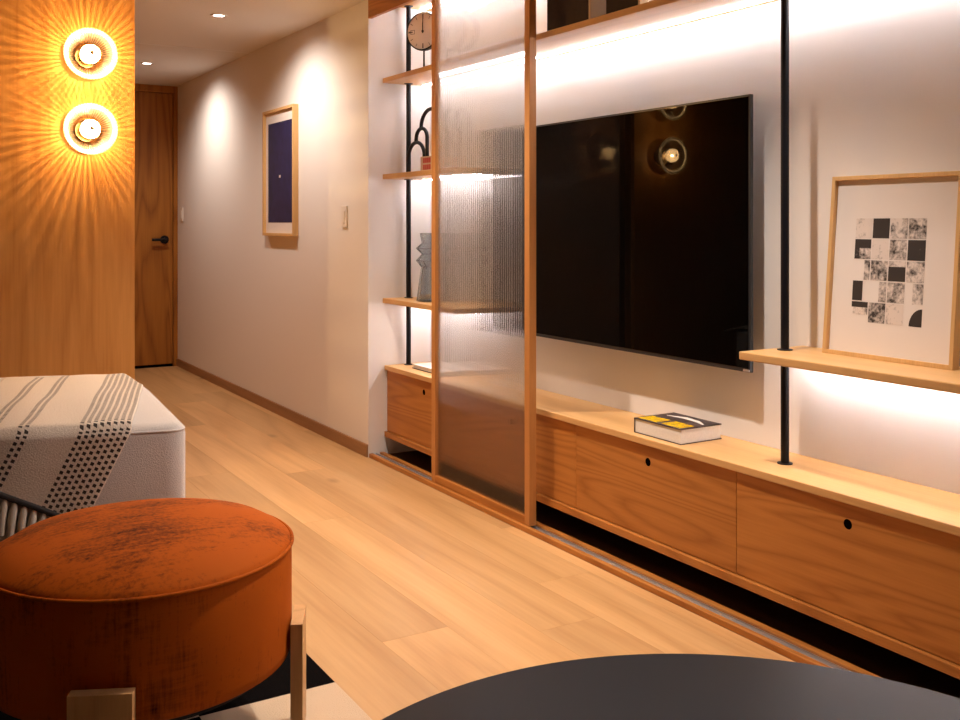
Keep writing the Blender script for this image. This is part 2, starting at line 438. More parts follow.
def reeded():
    m, nt, b = newmat('reeded_glass')
    N = nt.nodes.new; L = nt.links.new
    nt.nodes.remove(b)
    out = nt.nodes['Material Output']
    g = N('ShaderNodeBsdfRefraction'); g.inputs['Color'].default_value = (0.97, 0.97, 0.97, 1); g.inputs['Roughness'].default_value = 0.05; g.inputs['IOR'].default_value = 1.22
    tr = N('ShaderNodeBsdfTransparent'); tr.inputs['Color'].default_value = (0.95, 0.95, 0.95, 1)
    gl = N('ShaderNodeBsdfGlossy'); gl.inputs['Roughness'].default_value = 0.35
    mx = N('ShaderNodeMixShader'); mx.inputs['Fac'].default_value = 0.55
    m2 = N('ShaderNodeMixShader'); m2.inputs['Fac'].default_value = 0.04
    L(tr.outputs[0], mx.inputs[1]); L(g.outputs[0], mx.inputs[2])
    L(mx.outputs[0], m2.inputs[1]); L(gl.outputs[0], m2.inputs[2])
    tl = N('ShaderNodeBsdfTranslucent'); tl.inputs['Color'].default_value = (0.9, 0.9, 0.9, 1)
    m3 = N('ShaderNodeMixShader'); m3.inputs['Fac'].default_value = 0.10
    L(m2.outputs[0], m3.inputs[1]); L(tl.outputs[0], m3.inputs[2]); L(m3.outputs[0], out.inputs['Surface'])
    return m
M['reeded'] = reeded()
px0, px1 = 2.212, 2.245
py0, py1 = 3.305, 4.128
pz0, pz1 = 0.0205, BULK-0.002
sp = thing('sliding_door', 'tall sliding screen of reeded glass in a slim oak frame', 'sliding door', (px0, (py0+py1)/2, pz0))
st = 0.036
part('stile', MB().box(px0, px1, py0, py0+st, pz0, pz1, 0.0015), M['oakFrame'], sp)
part('stile', MB().box(px0, px1, py1-st, py1, pz0, pz1, 0.0015), M['oakFrame'], sp)
part('bottom_rail', MB().box(px0, px1, py0+st, py1-st, pz0, pz0+0.034, 0.0015), M['oakY'], sp)
part('top_rail', MB().box(px0, px1, py0+st, py1-st, pz1-0.04, pz1, 0.0015), M['oakY'], sp)
gm = MB()
pitch = 0.0165; nr = int((py1-py0-2*st+0.012)/pitch); seg = 6
ys = []
ga = py0+st-0.005; gb = py1-st+0.005
pitch = (gb-ga)/nr
v = []; f = []
for i in range(nr):
    for k in range(seg):
        t = k/seg
        ys.append((ga + (i+t)*pitch, 0.0022*math.sin(PI*t)))
ys.append((gb, 0.0))
xg = (px0+px1)/2
for (yy, d) in ys:
    v += [(xg-0.002-d, yy, pz0+0.03), (xg-0.002-d, yy, pz1-0.036), (xg+0.002, yy, pz0+0.03), (xg+0.002, yy, pz1-0.036)]
for i in range(len(ys)-1):
    a = 4*i; b2 = 4*(i+1)
    f += [(a, b2, b2+1, a+1), (a+2, a+3, b2+3, b2+2), (a, a+2, b2+2, b2), (a+1, b2+1, b2+3, a+3)]
n = 4*(len(ys)-1)
f += [(0, 1, 3, 2), (n, n+2, n+3, n+1)]
gm.add(v, f)
part('reeded_glass', gm, M['reeded'], sp, label='vertical reeded clear glass')

# ------------------------------------------------------------------ low cabinets
def door_mesh(x, y0, y1, z0, z1, hy, hz, r, th):
    """upright board facing -X with a round finger hole through it"""
    mb = MB(); ang = [2*PI*i/28 for i in range(28)]
    for (yy, zz) in ((y0,z0),(y0,z1),(y1,z0),(y1,z1)):
        ang.append(math.atan2(zz-hz, yy-hy) % (2*PI))
    ang = sorted(ang); v = []; n = len(ang)
    for xx in (x, x+th):
        for a in ang:
            ca, sa = math.cos(a), math.sin(a); ts = []
            if ca > 1e-9: ts.append((y1-hy)/ca)
            if ca < -1e-9: ts.append((y0-hy)/ca)
            if sa > 1e-9: ts.append((z1-hz)/sa)
            if sa < -1e-9: ts.append((z0-hz)/sa)
            t = min(ts)
            v.append((xx, hy+ca*t, hz+sa*t)); v.append((xx, hy+ca*r, hz+sa*r))
    f = []; o = 2*n
    for i in range(n):
        j = (i+1) % n
        f += [(2*i, 2*j, 2*j+1, 2*i+1), (o+2*i, o+2*i+1, o+2*j+1, o+2*j), (2*i, o+2*i, o+2*j, 2*j), (2*i+1, 2*j+1, o+2*j+1, o+2*i+1)]
    return mb.add(v, f)

edges = [4.782, 3.95, 3.11, 2.27, 1.43, 0.59]
clabels = ['oak cabinet with a round finger hole beside the white niche end wall',
           'oak cabinet behind the reeded glass panel',
           'oak cabinet under the thick art book and television',
           'oak cabinet with a finger hole under the right black post and framed print shelf',
           'oak cabinet at the open end of the row past the framed print']
XD = X_CABF + 0.014
for i in range(5):
    yb, ya = edges[i], edges[i+1]
    t = thing('cabinet', clabels[i], 'cabinet', (2.42, (ya+yb)/2, 0.128), group='low oak cabinets')
    part('body', MB().box(XD+0.019, X_BACK-0.003, ya+0.0005, yb-0.0005, 0.1285, ZT-0.0245), M['oakY'], t)
    d = part('door', door_mesh(XD, ya+0.0015, yb-0.0015, 0.131, ZT-0.027, (ya+yb)/2, 0.393, 0.0145, 0.018), M['oakY'], t)
    part('finger_hole_shade', MB().cyl((XD+0.0012, (ya+yb)/2, 0.393), 0.01448, 0.014, 28, 'X'), M['hole'], d, label='black plug painted as the shade in the finger hole')  # solid plug, its black stands in for the shade inside the hole
# filler strip between first cabinet and wall
wt = part('worktop', MB().box(X_CABF, X_BACK-0.001, 0.57, Y_END-0.004, ZT-0.024, ZT, 0.0025), M['oakTop'], origin=(2.42, 2.7, ZT))
setprops(wt, 'long oak worktop running over all the low cabinets', 'worktop')
bb = part('base_board', MB().box(X_CABF, X_BACK-0.001, 0.57, Y_END-0.004, 0.100, 0.128, 0.002), M['oakY'], origin=(2.42, 2.7, 0.1))
setprops(bb, 'long oak board under the cabinets above the dark recess', 'board')

# ------------------------------------------------------------------ shelves with LED strips
def shelf(z, y0, y1, label, x0=2.272):
    t = thing('wall_shelf', label, 'shelf', (2.42, (y0+y1)/2, z[0]), group='oak wall shelves')
    part('board', MB().box(x0, X_BACK, y0, y1, z[0], z[1], 0.003), M['oakTop'], t)
    part('led_strip', MB().box(2.500, 2.513, y0+0.02, y1-0.02, z[0]-0.005, z[0]-0.0002), M['led'], t, label='glowing white LED strip')
shelf(SHELF_A, 0.57, Y_END-0.004, 'longest oak shelf running above the television with a lit LED strip')
shelf(SHELF_B, 4.00, Y_END-0.004, 'short oak shelf carrying the black looped sculpture')
shelf(SHELF_C, 4.00, Y_END-0.004, 'short oak shelf carrying the grey glass vase')
shelf(SHELF_C, 0.75, 2.235, 'oak shelf carrying the framed black and white print')

# ------------------------------------------------------------------ black posts
def post(x, y, levels, label):
    t = thing('shelf_post', label, 'post', (x, y, ZT), group='black steel shelf posts')
    r = 0.0128
    for (a, b) in levels:
        part('tube', MB().cyl((x, y, a), r, b-a, 24), M['black'], t, smooth=40)
        part('flange', MB().lathe([(0.0235, 0), (0.0235, 0.003), (r+0.001, 0.0045)], (x, y, a), 24), M['black'], t, smooth=30)
        part('flange', MB().lathe([(r+0.001, -0.0045), (0.0235, -0.003), (0.0235, 0)], (x, y, b), 24), M['black'], t, smooth=30)
post(2.40, 4.735, [(ZT, SHELF_C[0]), (SHELF_C[1], SHELF_B[0]), (SHELF_B[1], SHELF_A[0]), (SHELF_A[1], BULK)], 'slim black steel post through the short shelves near the looped sculpture')
post(2.42, 2.185, [(ZT, SHELF_C[0]), (SHELF_C[1], SHELF_A[0]), (SHELF_A[1], BULK)], 'slim black steel post between the television and the framed print')

# ------------------------------------------------------------------ television
ty0, ty1, tz0, tz1 = 2.380, 4.005, 0.730, 1.655
tv = thing('television', 'large black flat television mounted on the white niche wall', 'television', (2.50, (ty0+ty1)/2, tz0))
part('body', MB().box(2.472, 2.487, ty0, ty1, tz0, tz1, 0.002), M['tvbody'], tv)
part('screen', MB().box(2.4700, 2.472, ty0+0.008, ty1-0.008, tz0+0.014, tz1-0.008), M['tvscreen'], tv, label='glossy black screen')
part('wall_mount', MB().box(2.487, X_BACK-0.0005, 2.95, 3.45, 1.05, 1.35), M['black'], tv)
part('bottom_trim', MB().box(2.4695, 2.4715, ty0+0.002, ty0+0.03, tz0+0.002, tz0+0.010), M['alu'], tv)

# ------------------------------------------------------------------ framed picture on the hall wall
def picture(t, y0, y1, z0, z1, x_front, depth, fw, mat_frame, local=False):
    x0, x1 = x_front, x_front+depth
    part('frame_side', MB().box(x0, x1, y0, y0+fw, z0, z1, 0.001), mat_frame, t, local)
    part('frame_side', MB().box(x0, x1, y1-fw, y1, z0, z1, 0.001), mat_frame, t, local)
    part('frame_rail', MB().box(x0, x1, y0+fw, y1-fw, z0, z0+fw, 0.001), mat_frame, t, local)
    part('frame_rail', MB().box(x0, x1, y0+fw, y1-fw, z1-fw, z1, 0.001), mat_frame, t, local)
    part('mount', MB().box(x0+depth*0.55, x1, y0+fw, y1-fw, z0+fw, z1-fw), M['mat'], t, local)
navy = plain('navy_print', (0.018, 0.016, 0.075), 0.6, var=0.25, bscale=14)
t = thing('framed_print', 'tall navy blue print in a thin oak frame on the hall wall', 'picture', (X_HALL, 6.10, 1.14))
fy0, fy1, fz0, fz1 = 5.815, 6.385, 1.145, 1.955
picture(t, fy0, fy1, fz0, fz1, X_HALL-0.036, 0.0355, 0.018, M['picframe'])
pr = part('print', MB().box(X_HALL-0.0175, X_HALL-0.0165, fy0+0.065, fy1-0.065, fz0+0.085, fz1-0.085), navy, t, label='plain navy sheet')
part('mark', MB().box(X_HALL-0.0182, X_HALL-0.0176, 6.085, 6.115, 1.515, 1.532), M['mat'], pr)

# ------------------------------------------------------------------ framed print leaning on the right shelf
t = thing('leaning_print', 'pale framed print with a grid of black and white pictures leaning on the shelf', 'picture', (2.468, 1.866, SHELF_C[1]+0.0003))
t.rotation_euler = (0, R(5), 0)
W2, H2 = 0.434, 0.54
picture(t, -W2/2, W2/2, 0.0, H2, 0.0, 0.028, 0.0125, M['picframe'], local=True)
def cell_mat():
    m, nt, b = newmat('photo_grid')
    N = nt.nodes.new; L = nt.links.new
    uv = N('ShaderNodeUVMap')
    sx = N('ShaderNodeSeparateXYZ'); L(uv.outputs[0], sx.inputs[0])
    tc = N('ShaderNodeTexCoord')
    n = N('ShaderNodeTexNoise'); n.inputs['Scale'].default_value = 42; n.inputs['Detail'].default_value = 5; n.inputs['Roughness'].default_value = 0.6
    L(tc.outputs['Object'], n.inputs['Vector'])
    n3 = N('ShaderNodeTexNoise'); n3.inputs['Scale'].default_value = 130; n3.inputs['Detail'].default_value = 3
    L(tc.outputs['Object'], n3.inputs['Vector'])
    ad = N('ShaderNodeMath'); ad.operation = 'ADD'; L(n.outputs['Fac'], ad.inputs[0]); L(sx.outputs['X'], ad.inputs[1])
    a2 = N('ShaderNodeMath'); a2.operation = 'MULTIPLY_ADD'; a2.inputs[1].default_value = 0.5; L(n3.outputs['Fac'], a2.inputs[0]); L(ad.outputs[0], a2.inputs[2])
    rp = N('ShaderNodeValToRGB'); e = rp.color_ramp.elements
    e[0].position = 0.60; e[0].color = (0.028, 0.022, 0.022, 1); e[1].position = 0.93; e[1].color = (0.72, 0.64, 0.60, 1)
    L(a2.outputs[0], rp.inputs['Fac']); L(rp.outputs['Color'], b.inputs['Base Color'])
    b.inputs['Roughness'].default_value = 0.6
    return m
M['cells'] = cell_mat()
gx = 0.028*0.55 - 0.0006
# tone per cell (negative = darker); rows from the top, columns from the far end to the near end
tones = [[.22, -.45, .10, .02], [-.05, .20, .04, -.40], [.30, .00, -.40, .06], [.30, .28, .02, .22], [.18, -.02, .22, .5]]
cw, chh, gp = 0.0565, 0.0585, 0.0035
gmb = MB(); gmb.uv = []
ytop = H2 - 0.128; yl = 0.130
def quad(y0, y1, z0, z1, tone):
    gmb.add([(gx, y0, z0), (gx, y1, z0), (gx, y1, z1), (gx, y0, z1)], [(0, 1, 2, 3)]); gmb.uv += [(tone, 0)]*4
for r_ in range(5):
    for c_ in range(4):
        ya = yl - c_*(cw+gp); z1 = ytop - r_*(chh+gp)
        if (r_, c_) == (4, 3): continue
        if (r_, c_) == (3, 0):
            quad(ya-cw*0.62, ya, z1-chh, z1, -.6); continue
        if (r_, c_) == (2, 2):
            quad(ya-cw, ya, z1-chh*0.28, z1, .12); quad(ya-cw, ya, z1-chh, z1-chh*0.28, -.5); continue
        if (r_, c_) == (1, 0):
            quad(ya-cw*0.3, ya, z1-chh, z1, -.2); quad(ya-cw, ya-cw*0.3, z1-chh*0.45, z1, -.5); quad(ya-cw, ya-cw*0.3, z1-chh, z1-chh*0.45, .0); continue
        if (r_, c_) == (3, 1):
            quad(ya-cw, ya-cw*0.55, z1-chh, z1, .04); continue
        if (r_, c_) == (2, 0):
            quad(ya-cw, ya-cw*0.65, z1-chh, z1, .02); continue
        if (r_, c_) == (3, 3):
            quad(ya-cw, ya-cw*0.4, z1-chh, z1, .10); continue
        if (r_, c_) == (4, 0):
            quad(ya-cw, ya, z1-chh*0.28, z1, -.35); quad(ya-cw, ya-cw*.1, z1-chh*.65, z1-chh*0.28, .14); continue
        quad(ya-cw, ya, z1-chh, z1, tones[r_][c_])
ya = yl - 3*(cw+gp); z0 = ytop - 4*(chh+gp) - chh
vv = [(gx, ya-cw, z0)] + [(gx, ya-cw+cw*0.72*math.cos(a), z0+chh*0.86*math.sin(a)) for a in [PI/2*i/10 for i in range(11)]]
gmb.add(vv, [tuple(range(12))]); gmb.uv += [(-.6, 0)]*12
part('print', gmb, M['cells'], t, local=True, label='grid of twenty small black and white pictures')

# ------------------------------------------------------------------ art book on the worktop
t = thing('art_book', 'thick art book with yellow lettering on a dark cover lying on the worktop', 'book', (2.412, 2.668, ZT))
bx0, bx1, by0, by1 = 2.318, 2.506, 2.546, 2.790
bh_ = 0.053
part('pages', MB().box(bx0+0.003, bx1-0.003, by0+0.003, by1-0.004, ZT+0.003, ZT+bh_-0.003), M['paper'], t, label='white page block')
cov = plain('book_cover', (0.055, 0.04, 0.045), 0.45, var=0.6, bscale=26)
part('cover', MB().box(bx0, bx1, by0, by1, ZT, ZT+0.003), cov, t)
cv = part('cover', MB().box(bx0, bx1, by0, by1, ZT+bh_-0.003, ZT+bh_), cov, t, label='dark photographic front cover')
part('spine', MB().box(bx0, bx1, by1-0.0035, by1, ZT+0.003, ZT+bh_-0.003), cov, t)
rl = random.Random(5)
zz = ZT+bh_
for i in range(9):
    ya = by1 - 0.012 - i*0.0245
    if i in (4,): continue
    w = 0.0195; lt = MB()
    x0 = bx0 + 0.008 + rl.uniform(0, 0.004); x1 = x0 + 0.066
    k = i % 3
    lt.box(x0, x1, ya-0.006, ya, zz, zz+0.0006)
    lt.box(x0, x1, ya-w, ya-w+0.006, zz, zz+0.0006)
    xa = (x0, (x0+x1)/2-0.004, x1-0.009)[k]
    lt.box(xa, xa+0.009, ya-w+0.006, ya-0.006, zz, zz+0.0006)
    if k == 0: lt.box(x1-0.009, x1, ya-w+0.006, ya-0.006, zz, zz+0.0006)
    part('letter', lt, M['yellow'], cv)
pic = MB()
pic.tube([(bx0+0.13, by1-0.03, zz), (bx0+0.15, by1-0.10, zz), (bx0+0.142, by1-0.17, zz), (bx0+0.12, by1-0.225, zz)], [0.004, 0.014, 0.012, 0.004], 8)
pic.v = [(p[0], p[1], zz + (0.0004 if p[2] > zz else 0.0)) for p in pic.v]
part('cover_picture', pic, M['paper'], cv)

# white book on the worktop by the left post
t = thing('white_book', 'slim white book lying on the worktop beside the black post base', 'book', (2.44, 4.45, ZT))
part('pages', MB().box(2.362, 2.525, 4.28, 4.605, ZT+0.0035, ZT+0.019), M['paper'], t)
part('cover', MB().box(2.358, 2.530, 4.275, 4.61, ZT, ZT+0.0035), M['ink'], t, label='dark back cover')
part('cover', MB().box(2.358, 2.530, 4.275, 4.61, ZT+0.019, ZT+0.0225), M['white'], t, label='white front cover')

# ------------------------------------------------------------------ things on the short shelves
def at_x(px, X):
    """depth along the wall of a point seen at column px on the plane X"""
    return X / math.tan(YAW + math.atan((px-480.0)/F))
def z_at(px, py, X):
    Y = at_x(px, X); zc = X*math.sin(YAW) + Y*math.cos(YAW)
    return CAMH - (py-223.0)*zc/F

# clock
za = SHELF_A[1]
cx_, cy_ = 2.40, 4.56
cz = za + 0.222
t = thing('table_clock', 'round black rimmed table clock on a thin stem on the longest shelf', 'clock', (cx_, cy_, za), rotz=R(30))
# local frame: clock faces -X
part('base', MB().lathe([(0.0, 0), (0.045, 0), (0.045, 0.006), (0.006, 0.010)], (0, 0, 0), 24), M['black'], t, local=True, smooth=40)
part('stem', MB().cyl((0, 0, 0.008), 0.0045, 0.222-0.095-0.008, 12), M['black'], t, local=True, smooth=40)
rim = MB().lathe([(0.092, 0.016), (0.098, 0.014), (0.100, 0.0), (0.098, -0.014), (0.092, -0.016)], (0, 0, 0.222), 48, 'X', closed=False)
rim.lathe([(0.0, 0.015), (0.094, 0.015)], (0, 0, 0.222), 48, 'X', closed=False)
part('case', rim, M['black'], t, local=True, smooth=40)
fc = part('dial', MB().lathe([(0.0, -0.010), (0.094, -0.010)], (0, 0, 0.222), 48, 'X', closed=False), M['clockface'], t, local=True)
part('hand', MB().box(-0.0128, -0.0118, -0.0022, 0.0022, 0.212, 0.287), M['ink'], t, local=True)
part('hand', MB().box(-0.0140, -0.0130, -0.0030, 0.0030, 0.212, 0.267), M['ink'], t, local=True)
part('hub', MB().cyl((-0.0105, 0, 0.222), 0.006, -0.005, 16, 'X'), M['ink'], t, local=True)
MK = plain('clock_mark', (0.16, 0.13, 0.12), 0.6)
for k in range(12):
    mk = MB()
    a = 2*PI*k/12
    r0, r1 = (0.070, 0.086) if k % 3 else (0.062, 0.088)
    da = 0.02 if k % 3 else 0.05
    mk.add([(-0.0112, r0*math.sin(a-da), 0.222+r0*math.cos(a-da)), (-0.0112, r0*math.sin(a+da), 0.222+r0*math.cos(a+da)),
            (-0.0112, r1*math.sin(a+da), 0.222+r1*math.cos(a+da)), (-0.0112, r1*math.sin(a-da), 0.222+r1*math.cos(a-da))], [(0, 1, 2, 3)])
    part('hour_mark', mk, MK, fc, local=True)
SUBDIAL = MB()
for (a0, a1, b0, b1) in ((0.050, 0.075, 0.009, 0.011), (0.050, 0.075, -0.011, -0.009), (0.050, 0.052, -0.011, 0.011), (0.073, 0.075, -0.011, 0.011)):
    SUBDIAL.box(-0.0116, -0.0111, a0, a1, 0.222+b0, 0.222+b1)
part('date_window', SUBDIAL, M['ink'], fc, local=True)

# looped sculpture: three stacked arches in one piece
zb = SHELF_B[1]
XS = 2.385
t = thing('arch_sculpture', 'black looped sculpture of three stacked arches on the short shelf', 'sculpture', (XS, 4.60, zb))
def arch(p0, top, p1, r, X, dy=0.0):
    """inverted U through pixel columns/rows p0 (left foot), top, p1 (right foot)"""
    y0, y1 = at_x(p0[0], X), at_x(p1[0], X)
    z0, z1, zt = p0[1], p1[1], top
    cyy, ry = (y0+y1)/2, (y0-y1)/2
    rz = ry*0.85
    pts = [(X, y0, z0), (X, y0, z0 + (zt-rz-z0)*0.5)]
    pts += [(X, cyy + ry*math.cos(PI*k/14), zt-rz + rz*math.sin(PI*k/14)) for k in range(15)]
    pts += [(X, y1, z1 + (zt-rz-z1)*0.5), (X, y1, z1)]
    return MB().tube(pts, r, 12)
d = 0.0      # the lens bends this side of the photograph a little
A_top = z_at(416, 142.5-d, XS); B_top = z_at(421, 128.5-d, XS); C_top = z_at(430, 109-d, XS)
box_top = zb + 0.082
part('arch', arch((408.6, zb), A_top, (424.4, box_top), 0.0098, XS), M['black'], t, smooth=50)
part('arch', arch((416.2, A_top+0.006), B_top, (427.2, box_top), 0.0098, XS), M['black'], t, smooth=50)
part('arch', arch((421.2, B_top+0.006), C_top, (440.5, zb), 0.0098, XS), M['black'], t, smooth=50)
# small boxed set that carries two arch feet
yb0, yb1 = at_x(435, 2.36), at_x(420.0, 2.36)
t = thing('printed_box', 'small cream box with rows of red print under the arch sculpture', 'box', (2.38, (yb0+yb1)/2, zb))
part('body', MB().box(2.362, 2.415, yb0, yb1, zb, zb+0.080, 0.002), plain('cream_box', (0.62, 0.44, 0.30), 0.6), t)
rp_ = MB()
for r_ in range(2):
    for k in range(4):
        yk = yb1 - 0.030 - k*0.021
        rp_.box(2.3615, 2.3622, yk-0.018, yk, zb+0.012+r_*0.034, zb+0.038+r_*0.034)
part('red_print', rp_, M['red'], t, label='rows of red lettering blocks')

# vase
zc_ = SHELF_C[1]
def smoked():
    m, nt, b = newmat('smoked_glass')
    b.inputs['Base Color'].default_value = (0.62, 0.66, 0.69, 1)
    b.inputs['Roughness'].default_value = 0.08
    b.inputs['Transmission Weight'].default_value = 0.95
    b.inputs['IOR'].default_value = 1.25
    return m
t = part('vase', MB().lathe([(0.0, 0.004), (0.070, 0.004), (0.058, 0.165), (0.052, 0.172), (0.084, 0.206), (0.054, 0.238), (0.084, 0.268), (0.055, 0.296), (0.066, 0.345),
                            (0.070, 0.345), (0.060, 0.294), (0.090, 0.268), (0.060, 0.238), (0.090, 0.206), (0.062, 0.172), (0.066, 0.160), (0.087, 0.0), (0.0, 0.0)], (2.41, 4.475, zc_), 14),
         smoked(), origin=(2.41, 4.475, zc_))
setprops(t, 'smoky grey faceted glass vase with a zigzag neck on the short shelf', 'vase')

# dark boxes on the long shelf above the television
def dark_box(y0, y1, label):
    t = thing('storage_box', label, 'box', (2.40, (y0+y1)/2, SHELF_A[1]), group='dark boxes on the long shelf')
    z = SHELF_A[1]
    part('body', MB().box(2.320, 2.50, y0+0.012, y1, z, z+0.235, 0.003), M['brown'], t)
    part('side_band', MB().box(2.320, 2.50, y0, y0+0.012, z, z+0.235, 0.002), M['cream'], t, label='cream edge')
    part('lid', MB().box(2.315, 2.505, y0-0.004, y1+0.004, z+0.235, z+0.262, 0.003), M['brown'], t)
dark_box(3.050, 3.340, 'dark brown storage box above the television, the wider one')
dark_box(2.760, 2.955, 'dark brown storage box above the television, the narrower one')

# ------------------------------------------------------------------ sofa
FRc = Vector((0.776, 3.004)); dl = Vector((-0.967, 0.256)); nb = Vector((0.256, 0.967))
ZS = 0.630
def rounded(poly, rads, n=8):
    out = []
    for i, p in enumerate(poly):
        a, b_ = poly[i-1], poly[(i+1) % len(poly)]
        u = (a-p).normalized(); w = (b_-p).normalized(); r = rads[i]
        for k in range(n+1):
            s = k/n
            q0 = p + u*r; q1 = p + w*r
            out.append(q0*(1-s)**2 + p*2*s*(1-s) + q1*s*s)
    return out
plan = [FRc + Vector((0.012, -0.01)), Vector((0.880, 4.20)), Vector((-1.15, 4.62)), FRc + dl*1.95]
ring = rounded(plan, [0.07, 0.42, 0.2, 0.1], 10)
def inset(rg, d):
    o = []
    n = len(rg)
    for i in range(n):
        t_ = (rg[(i+1) % n] - rg[i-1]).normalized()
        o.append(rg[i] + Vector((-t_.y, t_.x))*d)
    return o
def stack(rg, prof):
    mb = MB(); n = len(rg); v = []; f = []
    cen = sum(rg, Vector((0, 0)))/n
    for (d, z) in prof:
        v += [(p.x, p.y, z) for p in inset(rg, d)]
    for k in range(len(prof)-1):
        for i in range(n):
            j = (i+1) % n
            f.append((k*n+i, k*n+j, (k+1)*n+j, (k+1)*n+i))
    f.append(tuple(range(n))[::-1])
    f.append(tuple((len(prof)-1)*n+i for i in range(n)))
    return mb.add(v, f)
boucle = plain('grey_boucle', (0.60, 0.55, 0.52), 0.95, bump=0.6, bscale=330, var=0.10, sheen=0.3)
t = thing('sofa', 'pale grey boucle sofa with rounded corners below the wall lamps', 'sofa', (0.0, 3.8, 0))
part('body', stack(ring, [(0.015, 0.07), (0.0, 0.09), (0.0, ZS-0.035), (0.006, ZS-0.016), (0.018, ZS-0.005), (0.036, ZS)]), boucle, t, smooth=60)
pp = [Vector((p.x, p.y, ZS-0.020)) for p in inset(ring, 0.005)]
pp.append(pp[0])
part('piping', MB().tube(pp, 0.0042, 8), boucle, t, smooth=60)
for (x, y) in ((0.66, 3.15), (0.70, 3.95), (-0.9, 4.45), (-0.95, 3.62)):
    part('foot', MB().lathe([(0.022, 0.0115), (0.028, 0.07)], (x, y, 0), 16), M['black'], t, smooth=40)

# ------------------------------------------------------------------ throw blanket
def throw_mat():
    m, nt, b = newmat('woven_throw')
    N = nt.nodes.new; L = nt.links.new
    def math_(op, a, b_=None, c_=None):
        n = N('ShaderNodeMath'); n.operation = op
        for i, q in enumerate((a, b_, c_)):
            if q is None: continue
            if isinstance(q, (int, float)): n.inputs[i].default_value = q
            else: L(q, n.inputs[i])
        return n.outputs[0]
    uv = N('ShaderNodeUVMap'); sx = N('ShaderNodeSeparateXYZ'); L(uv.outputs[0], sx.inputs[0])
    a, bb_ = sx.outputs['X'], sx.outputs['Y']
    P, Q = 0.0165, 0.0180
    ra = math_('DIVIDE', a, P); row = math_('FLOOR', ra); fa = math_('FRACT', ra)
    sh = math_('MULTIPLY', math_('MODULO', row, 2.0), 0.5)
    fb = math_('FRACT', math_('ADD', math_('ADD', math_('DIVIDE', bb_, Q), 40.0), sh))
    da = math_('ABSOLUTE', math_('SUBTRACT', fa, 0.5))
    db = math_('ABSOLUTE', math_('SUBTRACT', fb, 0.5))
    dash = math_('MULTIPLY', math_('LESS_THAN', da, 0.30), math_('LESS_THAN', db, 0.27))
    def band(lo, hi): return math_('MULTIPLY', math_('GREATER_THAN', a, lo), math_('LESS_THAN', a, hi))
    k = 0.891
    bands = math_('ADD', math_('ADD', band(0.0, 8*P), band(15*P, 17*P)), band(20*P, 22*P))
    mask = math_('MULTIPLY', dash, bands)
    n = N('ShaderNodeTexNoise'); n.inputs['Scale'].default_value = 220; n.inputs['Detail'].default_value = 2
    L(uv.outputs[0], n.inputs['Vector'])
    rp = N('ShaderNodeValToRGB'); rp.color_ramp.elements[0].position = 0.3; rp.color_ramp.elements[1].position = 0.7
    rp.color_ramp.elements[0].color = (0.60, 0.50, 0.40, 1); rp.color_ramp.elements[1].color = (0.80, 0.72, 0.62, 1)
    L(n.outputs['Fac'], rp.inputs['Fac'])
    mx = N('ShaderNodeMix'); mx.data_type = 'RGBA'; L(mask, mx.inputs['Factor']); L(rp.outputs['Color'], mx.inputs['A'])
    mx.inputs['B'].default_value = (0.035, 0.022, 0.016, 1)
    L(mx.outputs['Result'], b.inputs['Base Color'])
    b.inputs['Roughness'].default_value = 0.95; b.inputs['Sheen Weight'].default_value = 0.2
    bp = N('ShaderNodeBump'); bp.inputs['Strength'].default_value = 0.6; bp.inputs['Distance'].default_value = 0.003
    hh = math_('ADD', n.outputs['Fac'], math_('MULTIPLY', mask, 0.6))
    L(hh, bp.inputs['Height']); L(bp.outputs['Normal'], b.inputs['Normal'])
    return m
G = R(26); U0 = 0.147; LH = 0.295; AW = 0.459
E0 = FRc
def throw_pos(a, b_):
    """a: across from the right edge; b_: along, >=0 back over the top, <0 down the face (arc length from the fold)"""
    ufold = U0 + a/math.cos(G)
    zt = ZS + 0.006
    off = 0.013
    r = 0.03
    wr = 0.0025*math.sin(9*a+14*b_) + 0.002*math.sin(31*a-5*b_)
    if b_ >= 0:
        q = E0 + dl*ufold + nb*(b_)
        # droop at the rear beyond the crown of the sofa
        drop = 0.0
        if b_ < r: drop = r - math.sqrt(max(0, r*r-(r-b_)**2))
        over = max(0.0, b_-0.98)
        return Vector((q.x - nb.x*off*0, q.y, zt + wr + 0.004 - drop*0.55 - over*over*0.9))
    s = -b_
    u = ufold + s*math.sin(G); z = zt - 0.016 - s*math.cos(G)
    q = E0 + dl*u - nb*(off + wr + 0.006*min(1, s/0.1))
    return Vector((q.x, q.y, z))
tb = MB(); tb.uv = []; NA, NBt, NBf = 64, 60, 26
for i in range(NA+1):
    a = AW*i/NA
    hang = max(0.004, LH - a*math.tan(G))
    LB = 1.16 + 0.02*math.sin(7*a)
    LB -= 0.46*(1 - math.sin(min(1.0, a/0.17)*PI/2))
    for k in range(NBf):
        s = hang*(1-k/NBf)
        tb.v.append(tuple(throw_pos(a, -s))); tb.uv.append((a, -s - 0.018 - a*math.tan(G)))
    for k in range(NBt+1):
        s = LB*(k/NBt)**1.25
        tb.v.append(tuple(throw_pos(a, s))); tb.uv.append((a, s - a*math.tan(G)))
NN = NBf+NBt+1
for i in range(NA):
    for k in range(NN-1):
        tb.f.append((i*NN+k, (i+1)*NN+k, (i+1)*NN+k+1, i*NN+k+1))
tw = thing('throw_blanket', 'cream woven throw with black dashed stripes draped over the sofa', 'blanket', (0.55, 3.1, 0.45))
cl = part('cloth', tb, throw_mat(), tw, smooth=80)
sm = cl.modifiers.new('thickness', 'SOLIDIFY'); sm.thickness = 0.007; sm.offset = 0.0
hem = []
for i in range(40):
    a = 0.0 + AW*i/39
    hem.append(throw_pos(a, -max(0.0, LH - a*math.tan(G))))
